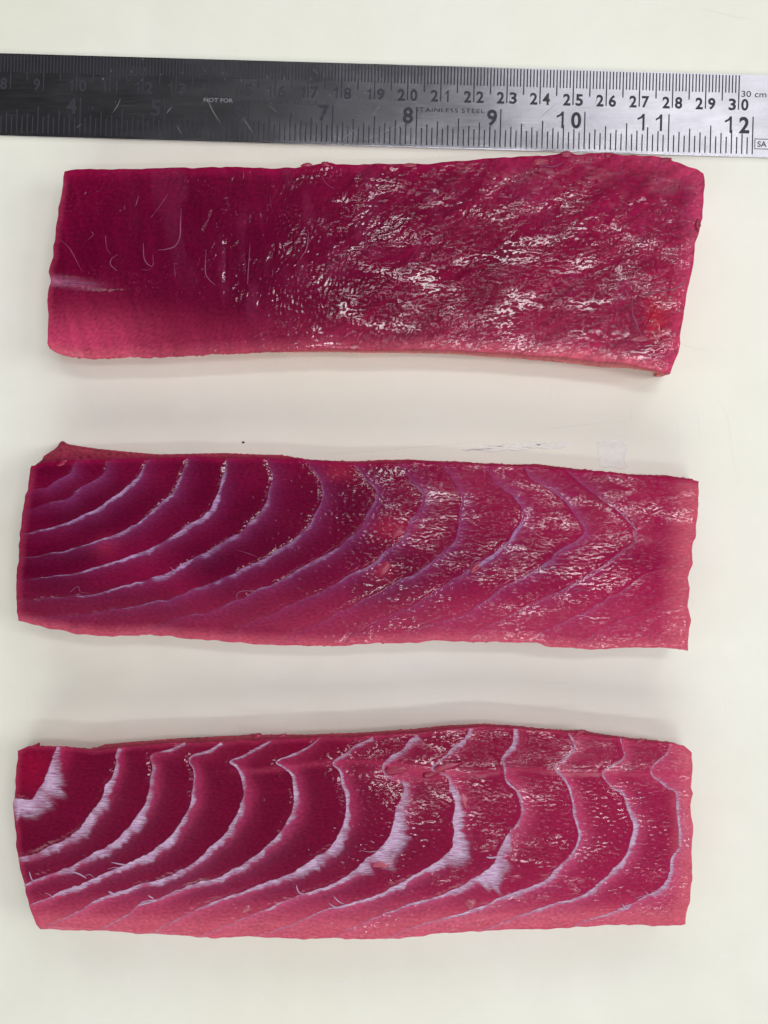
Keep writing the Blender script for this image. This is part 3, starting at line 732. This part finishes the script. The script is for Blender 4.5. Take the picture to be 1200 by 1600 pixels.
# ---------------------------------------------------------------- middle fillet: thin white arcs
def middle_fillet():
    f = Fillet('tuna_fillet', 'raw tuna fillet in the middle with thin curved white lines',
        [(49, 728), (70, 722), (130, 720), (200, 717), (240, 715), (300, 714), (350, 717), (420, 717), (470, 718), (550, 725), (650, 723), (740, 726), (830, 729), (900, 735), (1000, 744), (1040, 747), (1092, 752)],
        [(29, 970), (60, 978), (100, 986), (120, 993), (160, 994), (220, 992), (270, 994), (300, 998), (340, 1002), (380, 1005), (420, 1008), (500, 1009), (550, 1008), (600, 1005), (650, 1004), (700, 1002), (750, 1003), (800, 1003), (838, 1004), (852, 1010), (900, 1013), (950, 1013), (1000, 1012), (1030, 1012), (1060, 1015), (1075, 1017)],
        [(49, 728), (42, 765), (38, 780), (35, 810), (30, 850), (28, 890), (26, 915), (27, 940), (29, 970)],
        [(1092, 752), (1092, 770), (1090, 800), (1086, 840), (1080, 860), (1082, 880), (1074, 903), (1078, 920), (1073, 948), (1078, 968), (1076, 1000), (1075, 1017)],
        base_top=[(66, 724), (70, 712), (88, 700), (97, 687), (106, 694), (150, 701), (200, 706), (250, 710), (300, 709), (350, 708), (400, 710), (440, 711), (480, 718), (550, 721), (600, 719), (640, 718), (700, 721), (800, 726), (840, 725), (880, 730), (920, 735), (980, 741), (1040, 743), (1085, 750)],
        h=0.0195, seed=22, mat=flesh_material(math.radians(-6), 2.8))
    X, Y, sh = f.X, f.Y, f.sh
    Tm = [
        ([(119, 722), (110, 738), (90, 750), (67, 763), (40, 768)], 'l', 5, .35), ([(168, 720), (160, 742), (133, 760), (107, 777), (73, 787), (36, 800)], 'l', 6, .45),
        ([(231, 718), (220, 740), (203, 757), (177, 777), (147, 798), (110, 813), (77, 825), (32, 835)], 'l', 11, .8), ([(294, 718), (283, 743), (270, 770), (247, 790), (213, 817), (180, 833), (140, 850), (100, 860), (31, 872)], 'l', 11, .75),
        ([(354, 718), (350, 743), (340, 773), (320, 803), (290, 823), (260, 843), (230, 860), (193, 873), (150, 887), (107, 897), (28, 905)], 'l', 14, .85), ([(418, 720), (426, 746), (422, 767), (413, 790), (390, 817), (367, 837), (335, 858), (300, 873), (260, 897), (217, 910), (180, 920), (140, 928), (80, 935), (27, 940)], 'l', 16, .8),
        ([(478, 722), (497, 747), (505, 770), (500, 790), (483, 817), (463, 840), (430, 863), (400, 878), (350, 903), (313, 917), (273, 933), (233, 943), (187, 952), (110, 962), (28, 966)], 'l', 13, .75), ([(551, 727), (577, 753), (587, 773), (580, 793), (563, 823), (543, 843), (513, 865), (477, 885), (433, 910), (393, 927), (353, 947), (320, 957), (290, 963), (200, 990), (190, 994)], 'b', 11, .75),
        ([(618, 725), (640, 747), (660, 770), (657, 790), (643, 812), (627, 843), (603, 860), (580, 883), (537, 903), (497, 927), (460, 943), (403, 967), (330, 1003)], 'b', 10, .7), ([(688, 725), (710, 753), (720, 777), (717, 803), (711, 843), (683, 870), (660, 890), (617, 910), (577, 933), (537, 953), (490, 977), (430, 1008)], 'b', 8, .6),
        ([(755, 728), (777, 757), (803, 777), (817, 803), (810, 823), (790, 850), (763, 870), (737, 887), (690, 917), (650, 943), (610, 963), (563, 983), (530, 1008)], 'b', 12, .6), ([(817, 729), (837, 753), (877, 780), (900, 807), (913, 827), (903, 843), (867, 863), (860, 876), (820, 900), (783, 920), (747, 947), (720, 960), (650, 985), (610, 1005)], 'b', 9, .65),
        ([(885, 735), (917, 763), (953, 790), (980, 813), (993, 833), (990, 850), (967, 863), (927, 893), (887, 917), (830, 943), (787, 967), (747, 987), (715, 1003)], 'b', 8, .65), ([(1088, 862), (1060, 877), (1037, 887), (1003, 900), (977, 920), (940, 940), (900, 963), (850, 985), (815, 1004)], 'b', 4, .4),
        ([(1080, 913), (1040, 937), (1003, 957), (973, 967), (930, 990), (895, 1013)], 'b', 4, .25)]
    specs = []
    for k, (p, e, wd, al) in enumerate(Tm):
        lo = 0.42 if k >= 8 else 0.55
        wd *= 0.62; al *= 0.64
        specs.append(dict(p=p, end=e, start='r' if k >= 13 else 't', jit=1.0,
            w=[(0, 3), (.12, wd * .5), (.25, wd), (.4, wd), (.55, wd * .6), (.7, 4.5), (1, 3)],
            a=[(0, .25), (.1, al * .6), (.25, al), (.45, al), (.6, al * .85), (.8, al * lo), (1, al * .12)], tint=(0.70, 0.50, 0.70), broken=0.5))
    for k in (2, 3, 4, 5): specs[k]['a'] = [(0, .25), (.12, .5), (.3, .8), (.7, .65), (.88, .35), (1, .2)]; specs[k]['tint'] = (0.80, 0.66, 0.84); specs[k]['broken'] = 0.35; specs[k]['w'] = [(0, 4), (.15, 7), (.35, specs[k]['w'][2][1]), (.62, specs[k]['w'][2][1] * .8), (.8, 5), (1, 3)]
    specs[4]['a'] = [(0, .3), (.12, .8), (.3, .9), (.55, 1.0), (.75, .5), (1, .2)]
    specs[10]['a'] = [(0, .3), (.1, .5), (.3, .75), (.45, .7), (.52, .2), (1, .1)]
    f.add_lines(specs)
    right = smooth(420, 800, X); a = math.radians(-8)
    patch = smooth(0.0, 0.8, fnoise(sh, 110, 30, math.radians(-4), 51, low=True))
    topb = smooth(900, 760, Y + 0.05 * (600 - X))
    amt = np.clip(0.08 + right * patch * (0.3 + 0.75 * topb) + 0.5 * blob(X, Y, 850, 790, 130, 45) + 0.5 * blob(X, Y, 1010, 780, 70, 60) + 0.45 * blob(X, Y, 1010, 945, 50, 20) + 0.3 * smooth(960, 990, Y) * smooth(350, 500, X), 0, 1)
    amt *= 0.5 + 0.5 * smooth(2, 8, f.dmin) 
    n1 = fnoise(sh, 15, 6.5, a, 53); n2 = fnoise(sh, 8, 5, math.radians(-25), 54)
    speck = smooth(1.1, 2.0, fnoise(sh, 7, 5, 0.5, 55)) * smooth(0.0, 1.2, fnoise(sh, 60, 40, 0, 56, low=True))
    fine = amt * (0.00002 * (1 - np.abs(n1 * 0.8)) + 0.00001 * n2) + 0.00003 * speck + 0.00001 * fnoise(sh, 9, 5, 0, 57)
    fine += 0.00010 * (f.sv * (1 - np.exp(-(f.dR / 5) ** 2))) - 0.00008 * np.exp(-(f.dmin / 2.0) ** 2)
    zs = f.h + 0.0004 * fnoise(sh, 420, 240, 0, 58, low=True) - f.rim(6, 10, 9, 8) - 0.0006 * smooth(110, 0, f.db) - 0.0003 * smooth(60, 0, f.dl)
    C = lerp3(np.array((0.105, 0.0010, 0.021)), MID, np.clip(0.1 + 0.85 * smooth(420, 1050, X) + 0.1 * fnoise(sh, 110, 60, 0, 59, low=True), 0, 1))
    C = lerp3(C, np.array((0.15, 0.0035, 0.042)), np.clip(0.8 * smooth(880, 800, Y) * smooth(0.75, 0.1, f.sv) * smooth(750, 500, X), 0, 1) * 0.6)
    C = lerp3(C, np.array((0.12, 0.0016, 0.024)), 0.2 * smooth(0.45, 0.95, f.sv) * smooth(900, 800, Y) * smooth(900, 600, X))
    C = lerp3(C, PINK, np.clip(0.6 * smooth(890, 1000, Y) * (0.55 + 0.45 * smooth(200, 700, X)), 0, 1))
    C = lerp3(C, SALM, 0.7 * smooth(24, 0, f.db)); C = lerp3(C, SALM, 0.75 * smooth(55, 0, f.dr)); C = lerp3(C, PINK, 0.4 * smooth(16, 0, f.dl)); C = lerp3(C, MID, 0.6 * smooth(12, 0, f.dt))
    C = lerp3(C, np.array((0.42, 0.025, 0.065)), 0.45 * np.clip(blob(X, Y, 530, 738, 28, 14) + blob(X, Y, 612, 825, 34, 18) + blob(X, Y, 596, 893, 22, 16) + 0.7 * blob(X, Y, 165, 855, 18, 16), 0, 1))
    hz = np.exp(-f.dL / 9.0) * np.interp(f.tL, [0, .15, .5, .75, 1], [.3, .8, .8, .35, .1])
    C = lerp3(C, np.array((0.34, 0.10, 0.33)), np.clip(hz, 0, 1) * 0.45 * smooth(1040, 850, X))
    C = C * np.clip(1 + 0.08 * fnoise(sh, 8, 4, a, 60), 0.6, 1.4)[..., None]
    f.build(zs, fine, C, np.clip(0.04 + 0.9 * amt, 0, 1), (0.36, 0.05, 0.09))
    for k, sp in enumerate(f.lines): f.fascia(sp, 700 + 17 * k)
    for i, (p, r) in enumerate(([[(372, 860), (392, 866), (408, 873)], .09], [[(370, 938), (372, 926), (388, 923), (400, 928)], .09], [[(478, 884), (490, 876), (510, 868)], .1], [[(862, 870), (868, 880), (845, 887), (872, 889)], .13],
            [[(585, 884), (570, 888), (560, 896)], .1], [[(900, 925), (912, 921), (922, 927)], .1], [[(730, 890), (748, 878), (752, 884), (742, 892)], .14], [[(555, 880), (548, 884)], .09], [[(632, 752), (650, 760), (668, 778)], .14], [[(612, 912), (604, 905), (598, 900)], .1],
            [[(735, 885), (742, 875), (752, 873)], .2], [[(110, 925), (122, 916), (126, 925), (140, 927)], .1])):
        f.thread(p, r, 900 + i)
    for i, (x, y, a_, b_, c_) in enumerate(((600, 889, 12, 8, 3), (622, 832, 12, 7, 3), (97, 724, 8, 3, 2), (742, 888, 9, 6, 3))):
        f.scrap(x, y, a_, b_, c_, 930 + i, 0.4)
    return f

# ---------------------------------------------------------------- lower fillet: broad lilac bands
def lower_fillet():
    f = Fillet('tuna_fillet', 'raw tuna fillet at the bottom with broad lilac-white arched bands',
        [(28, 1173), (45, 1165), (90, 1166), (150, 1171), (200, 1167), (267, 1161), (350, 1158), (420, 1156), (500, 1152), (600, 1149), (650, 1146), (700, 1140), (750, 1136), (800, 1137), (870, 1144), (905, 1147), (960, 1153), (1000, 1157), (1045, 1161), (1068, 1165), (1081, 1176)],
        [(63, 1452), (100, 1453), (150, 1453), (220, 1460), (235, 1459), (290, 1462), (330, 1466), (400, 1465), (450, 1466), (500, 1466), (560, 1467), (600, 1467), (650, 1464), (690, 1459), (720, 1457), (780, 1454), (850, 1451), (900, 1448), (950, 1445), (990, 1444), (1020, 1447), (1050, 1446), (1071, 1444)],
        [(28, 1173), (25, 1230), (23, 1245), (21, 1260), (26, 1310), (26, 1330), (32, 1360), (39, 1385), (46, 1415), (57, 1444), (63, 1452)],
        [(1081, 1176), (1083, 1200), (1080, 1230), (1083, 1240), (1079, 1260), (1082, 1290), (1080, 1330), (1081, 1375), (1078, 1400), (1073, 1430), (1071, 1444)],
        base_top=[(34, 1176), (90, 1169), (140, 1170), (170, 1162), (233, 1157), (300, 1152), (390, 1148), (400, 1145), (410, 1148), (500, 1147), (570, 1144), (640, 1139), (700, 1133), (750, 1131), (800, 1133), (850, 1139), (890, 1141), (905, 1140), (925, 1144), (960, 1149), (985, 1153), (1020, 1156), (1045, 1160), (1076, 1176)],
        h=0.0195, seed=33, mat=flesh_material(math.radians(4), 2.2))
    X, Y, sh = f.X, f.Y, f.sh
    Sm = [
        ([(88, 1166), (80, 1190), (72, 1215), (58, 1240), (45, 1250), (20, 1246)], 'l'),
        ([(185, 1167), (181, 1180), (182, 1190), (175, 1215), (165, 1230), (163, 1238), (155, 1255), (140, 1275), (125, 1295), (105, 1310), (80, 1322), (60, 1332), (26, 1340)], 'l'),
        ([(290, 1160), (262, 1172), (235, 1180), (238, 1195), (237, 1217), (233, 1237), (227, 1257), (213, 1277), (197, 1297), (177, 1317), (150, 1333), (123, 1347), (97, 1360), (67, 1370), (34, 1384)], 'l'),
        ([(346, 1159), (322, 1174), (295, 1185), (302, 1203), (302, 1233), (298, 1257), (287, 1280), (267, 1307), (240, 1330), (207, 1347), (167, 1363), (140, 1377), (110, 1387), (77, 1402), (44, 1416)], 'l'),
        ([(422, 1156), (385, 1177), (358, 1190), (373, 1203), (380, 1227), (380, 1247), (372, 1270), (363, 1287), (350, 1307), (330, 1323), (300, 1350), (267, 1368), (217, 1383), (180, 1395), (150, 1407), (117, 1427), (77, 1444), (66, 1455)], 'b'),
        ([(499, 1152), (480, 1167), (450, 1182), (431, 1192), (447, 1200), (457, 1217), (459, 1240), (457, 1263), (447, 1287), (430, 1310), (407, 1333), (380, 1350), (350, 1367), (300, 1383), (257, 1400), (217, 1413), (197, 1430), (167, 1447), (150, 1455)], 'b'),
        ([(583, 1150), (557, 1163), (537, 1178), (518, 1192), (530, 1207), (538, 1233), (542, 1247), (540, 1277), (527, 1307), (510, 1330), (478, 1350), (450, 1367), (407, 1383), (370, 1397), (345, 1405), (317, 1417), (283, 1433), (228, 1461)], 'b'),
        ([(652, 1145), (637, 1163), (617, 1180), (596, 1195), (603, 1211), (617, 1220), (631, 1225), (628, 1243), (620, 1267), (613, 1293), (597, 1323), (563, 1350), (537, 1373), (507, 1387), (473, 1397), (440, 1410), (400, 1427), (350, 1447), (308, 1465)], 'b'),
        ([(736, 1137), (720, 1160), (690, 1183), (673, 1202), (698, 1213), (704, 1230), (712, 1253), (708, 1280), (710, 1307), (703, 1327), (677, 1350), (650, 1367), (620, 1383), (583, 1400), (540, 1413), (500, 1423), (467, 1440), (417, 1457), (388, 1467)], 'b'),
        ([(804, 1137), (800, 1163), (784, 1183), (787, 1200), (792, 1220), (807, 1237), (815, 1263), (808, 1287), (790, 1310), (775, 1337), (768, 1353), (740, 1373), (715, 1387), (683, 1400), (640, 1413), (603, 1427), (563, 1443), (512, 1467)], 'b'),
        ([(887, 1146), (897, 1168), (881, 1187), (865, 1199), (883, 1223), (893, 1247), (895, 1273), (905, 1305), (893, 1333), (867, 1360), (837, 1383), (787, 1400), (753, 1417), (720, 1427), (683, 1437), (633, 1453), (600, 1468)], 'b'),
        ([(970, 1154), (973, 1181), (954, 1197), (940, 1208), (953, 1227), (973, 1243), (985, 1277), (990, 1293), (983, 1323), (967, 1353), (937, 1380), (907, 1400), (863, 1413), (820, 1427), (770, 1447), (748, 1457)], 'b'),
        ([(1046, 1161), (1040, 1178), (1014, 1205), (1040, 1230), (1057, 1240), (1057, 1267), (1062, 1320), (1050, 1340), (1040, 1377), (1010, 1400), (973, 1417), (920, 1437), (893, 1449)], 'b')]
    WW = [
        [(0, 8), (.3, 18), (.55, 34), (.75, 44), (1, 40)], [(0, 9), (.25, 11), (.5, 22), (.65, 26), (.8, 20), (1, 12)], [(0, 5), (.18, 5), (.3, 8), (.45, 18), (.62, 20), (.8, 14), (1, 8)],
        [(0, 5), (.18, 5), (.3, 12), (.45, 15), (.65, 12), (.85, 12), (1, 8)], [(0, 4), (.18, 5), (.28, 12), (.45, 12), (.65, 12), (.85, 8), (1, 4)], [(0, 4), (.18, 5), (.28, 9), (.45, 14), (.6, 13), (.8, 8), (1, 3)],
        [(0, 8), (.16, 4), (.28, 9), (.42, 20), (.5, 23), (.56, 12), (.7, 8), (1, 3)], [(0, 14), (.15, 6), (.22, 9), (.3, 22), (.40, 36), (.48, 42), (.52, 14), (.6, 7), (1, 3)], [(0, 12), (.15, 5), (.22, 9), (.32, 18), (.4, 28), (.45, 16), (.5, 7), (.58, 12), (.7, 6), (1, 3)],
        [(0, 12), (.08, 6), (.2, 4), (.33, 6), (.42, 24), (.49, 46), (.52, 14), (.6, 10), (.75, 6), (1, 3)], [(0, 4), (.15, 5), (.3, 6), (.45, 8), (.55, 14), (.65, 9), (1, 4)], [(0, 3), (.2, 4), (.35, 8), (.5, 8), (.65, 9), (1, 4)],
        [(0, 3), (.2, 5), (.4, 6), (.55, 8), (.66, 15), (.76, 12), (1, 4)]]
    specs = []
    for k, (p, e) in enumerate(Sm):
        t1 = .38
        hi = 1.0 if k < 10 else 0.85
        specs.append(dict(p=p, end=e, jit=0.8, w=WW[k], a=[(0, .55), (.15, .6), (.26, .75), (t1, hi), (.62, hi), (.75, .8), (.9, .45), (1, .25)], tint=(1, 1, 1)))
    for k in (0, 1): specs[k]['a'] = [(0, .5), (.3, .9), (.5, 1.15), (.8, 1.1), (1, .9)]
    for k in (2, 3): specs[k]['a'] = [(0, .6), (.2, .6), (.35, .85), (.5, 1), (.8, .9), (1, .7)]
    f.add_lines(specs)
    Yc = 1192 + 12 * smooth(560, 700, X)
    strip = smooth(10, -10, Y - Yc) * smooth(180, 300, X)
    right = smooth(520, 820, X)
    patch = smooth(0.1, 1.0, fnoise(sh, 90, 26, math.radians(-6), 71, low=True))
    amt = np.clip(0.07 + right * patch * 0.8 + 0.6 * blob(X, Y, 745, 1205, 30, 16) + 0.6 * blob(X, Y, 815, 1202, 26, 10) + 0.6 * blob(X, Y, 880, 1205, 14, 18) + 0.5 * blob(X, Y, 1040, 1255, 22, 20) + 0.4 * blob(X, Y, 860, 1335, 45, 22) + 0.4 * blob(X, Y, 640, 1234, 14, 12) + 0.35 * smooth(1405, 1440, Y) * smooth(200, 350, X), 0, 1)
    amt *= 0.5 + 0.5 * smooth(2, 8, f.dmin)
    n1 = fnoise(sh, 15, 6.5, math.radians(-8), 73); n2 = fnoise(sh, 8, 5, math.radians(-25), 74)
    speck = smooth(1.1, 2.0, fnoise(sh, 7, 6, 0.5, 75)) * smooth(0.0, 1.2, fnoise(sh, 50, 40, 0, 76, low=True))
    fine = amt * (0.00002 * (1 - np.abs(n1 * 0.8)) + 0.00001 * n2) + 0.00003 * speck + 0.00001 * fnoise(sh, 9, 5, 0, 77)
    fine += 0.00014 * (f.sv * (1 - np.exp(-(f.dR / 6.0) ** 2))) * smooth(1460, 1380, Y) * np.clip(1 + 0.5 * fnoise(sh, 60, 60, 0, 81, low=True), 0.1, 2)
    Yc = Yc + 5 * fnoise(sh, 120, 400, 0, 79, low=True)
    fine += 0.0003 * np.exp(-((Y - Yc) / 8.0) ** 2) * smooth(580, 640, X) * smooth(1050, 980, X) + 0.0001 * np.exp(-((Y - Yc) / 4.0) ** 2) * smooth(250, 330, X)
    zs = f.h + 0.0004 * fnoise(sh, 420, 240, 0, 78, low=True) - f.rim(9, 9, 9, 8) - 0.0009 * strip * smooth(0, -45, Y - Yc) - 0.0007 * smooth(120, 0, f.db) - 0.0004 * smooth(60, 0, f.dl)
    s = f.sv
    pale = lerp3(MID, PINK, np.clip(0.15 + smooth(480, 950, X) * 0.6 + smooth(1320, 1430, Y) * 0.9, 0, 1))
    darkc = lerp3(np.array((0.092, 0.0008, 0.0155)), np.array((0.30, 0.009, 0.058)), np.clip(0.15 + 0.75 * smooth(420, 1000, X) + 0.5 * smooth(1330, 1450, Y), 0, 1))
    C = lerp3(pale, darkc, smooth(0.0, 0.42, s) * 0.88 * (1 - 0.5 * smooth(1380, 1450, Y)))
    C = lerp3(C, np.array((0.33, 0.005, 0.040)), 0.6 * blob(X, Y, 50, 1200, 40, 40))
    C = lerp3(C, np.array((0.20, 0.003, 0.030)), 0.6 * strip * smooth(1000, 800, X))
    C = lerp3(C, PINK, 0.35 * np.exp(-((Y - Yc - 3) / 5.0) ** 2) * smooth(330, 420, X))
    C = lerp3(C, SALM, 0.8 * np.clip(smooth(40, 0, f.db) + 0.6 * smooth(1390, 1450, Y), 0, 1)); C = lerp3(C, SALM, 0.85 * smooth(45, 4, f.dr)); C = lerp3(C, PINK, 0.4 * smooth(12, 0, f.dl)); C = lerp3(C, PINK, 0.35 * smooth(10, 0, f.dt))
    C = lerp3(C, PINK, 0.6 * np.clip(blob(X, Y, 650, 1208, 70, 14) + blob(X, Y, 1040, 1215, 40, 14), 0, 1))
    hz = np.exp(-f.dL / 12.0) * np.interp(f.tL, [0, .2, .4, .7, 1], [.2, .4, .9, .7, .3])
    C = lerp3(C, np.array((0.46, 0.17, 0.34)), np.clip(hz, 0, 1) * 0.45)
    C = C * np.clip(1 + 0.08 * fnoise(sh, 8, 4, -0.2, 80), 0.6, 1.4)[..., None]
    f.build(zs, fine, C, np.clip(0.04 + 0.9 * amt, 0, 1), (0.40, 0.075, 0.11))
    for k, sp in enumerate(f.lines): f.fascia(sp, 1100 + 17 * k)
    M_tissue = simple('torn_tissue', (0.47, 0.31, 0.47), 0.3)
    for i, (p, r) in enumerate(([[(174, 1347), (188, 1350), (200, 1352)], .3], [[(168, 1358), (182, 1355), (194, 1360)], .25], [[(70, 1395), (78, 1398), (84, 1405)], .3], [[(46, 1362), (50, 1374), (58, 1378)], .2],
            [[(514, 1411), (526, 1418), (542, 1413)], .34], [[(522, 1401), (530, 1409), (538, 1412)], .24], [[(463, 1383), (467, 1394), (478, 1397)], .24], [[(170, 1393), (180, 1397), (196, 1394)], .4], [[(216, 1414), (230, 1411), (246, 1407)], .36], [[(232, 1399), (240, 1404)], .2],
            [[(562, 1328), (578, 1331), (592, 1329)], .16], [[(760, 1339), (768, 1340), (780, 1338)], .3], [[(972, 1412), (978, 1420), (986, 1413)], .3], [[(1008, 1392), (1014, 1398), (1022, 1394)], .34], [[(640, 1413), (655, 1412), (672, 1406)], .3],
            [[(110, 1361), (125, 1366), (135, 1372)], .18], [[(130, 1370), (140, 1366), (148, 1372)], .2], [[(365, 1282), (369, 1278), (366, 1288)], .4], [[(570, 1350), (562, 1357)], .3], [[(1010, 1398), (990, 1404)], .2])):
        f.thread(p, r * 0.8, 1400 + i, M_tissue, 'torn_fibre')
    M_pale = simple('pale_scrap', (0.42, 0.07, 0.12), 0.25)
    for i, (x, y, a_, b_, c_, mt) in enumerate(((600, 1349, 16, 7, 3, M_pale), (735, 1412, 9, 8, 4, M_pale), (402, 1150, 8, 4, 4, None), (905, 1146, 10, 4, 4, None), (440, 1150, 9, 3, 3, None), (1000, 1158, 8, 3, 3, None),
            (690, 1201, 30, 6, 4, None), (385, 1420, 8, 6, 2, M_pale), (725, 1250, 5, 10, 3, M_pale), (620, 1203, 18, 7, 4, None))):
        f.scrap(x, y, a_, b_, c_, 1460 + i, 0.3, mat=mt)
    return f

FU = upper_fillet(); FM = middle_fillet(); FL = lower_fillet()

# ------------------------------------------------------------------ small things on the board
def speck(px, py, r, label, seed):
    bm = bmesh.new(); bmesh.ops.create_icosphere(bm, subdivisions=2, radius=1.0); q = random.Random(seed); x, y = P2W(px, py)
    for v in bm.verts:
        g = q.uniform(0.75, 1.2) * r / S; v.co = (x + v.co.x * g, y + v.co.y * g * 0.8, max(0.00001, v.co.z * g * 0.6 + 0.5 * g * 0.6))
    me = bpy.data.meshes.new('crumb'); bm.to_mesh(me); bm.free(); me.materials.append(M_crumb)
    return tag(link('crumb', me), label, 'crumb')
speck(380, 691, 2.2, 'tiny dark speck on the board above the middle fillet', 1)

def wet_film(outline, label, seed):
    m, N, L, B = new_mat('wet_film')
    B.inputs['Base Color'].default_value = (0.95, 0.95, 0.97, 1); B.inputs['Roughness'].default_value = 0.16; B.inputs['Alpha'].default_value = 0.38; B.inputs['IOR'].default_value = 1.4
    ns = nd(N, 'ShaderNodeTexNoise', Scale=350.0, Detail=4.0); L.new(mapping(N, L, (1, 1, 1)), ns.inputs['Vector'])
    bp = N.new('ShaderNodeBump'); bp.inputs['Distance'].default_value = 0.0003; bp.inputs['Strength'].default_value = 0.5; L.new(ns.outputs[0], bp.inputs['Height']); L.new(bp.outputs[0], B.inputs['Normal'])
    p = resample(outline + outline[:1], 3.0)[:-1]; n = len(p); p = p + np.c_[noise1(n, 2, seed), noise1(n, 2, seed + 1)] * 1.0; c = p.mean(0)
    V, F = [], []
    for sc, z in ((1.0, 0.00002), (0.9, 0.00007), (0.75, 0.00008), (0.5, 0.00008)):
        for q in p: x, y = P2W(*(c + (q - c) * sc)); V.append((x, y, z))
    for r in range(3):
        for i in range(n): j = (i + 1) % n; F.append((r * n + i, r * n + j, (r + 1) * n + j, (r + 1) * n + i))
    F.append(tuple(3 * n + i for i in range(n)))
    me = mesh_py('wet_film', V, F, m, True)
    if me.polygons[-1].normal.z < 0: me.flip_normals()
    return tag(link('wet_film', me), label, 'wet film')
wet_film([(932, 688), (950, 684), (972, 690), (980, 700), (976, 722), (978, 733), (955, 731), (938, 728)], 'small square clear film above the middle fillet\'s right half', 5)
wet_film([(720, 702), (760, 696), (830, 691), (884, 690), (888, 698), (840, 702), (770, 706)], 'long thin whitish glare streak and wet smear above the middle fillet', 9)  # bright board glare built in as a whitish film along the smear
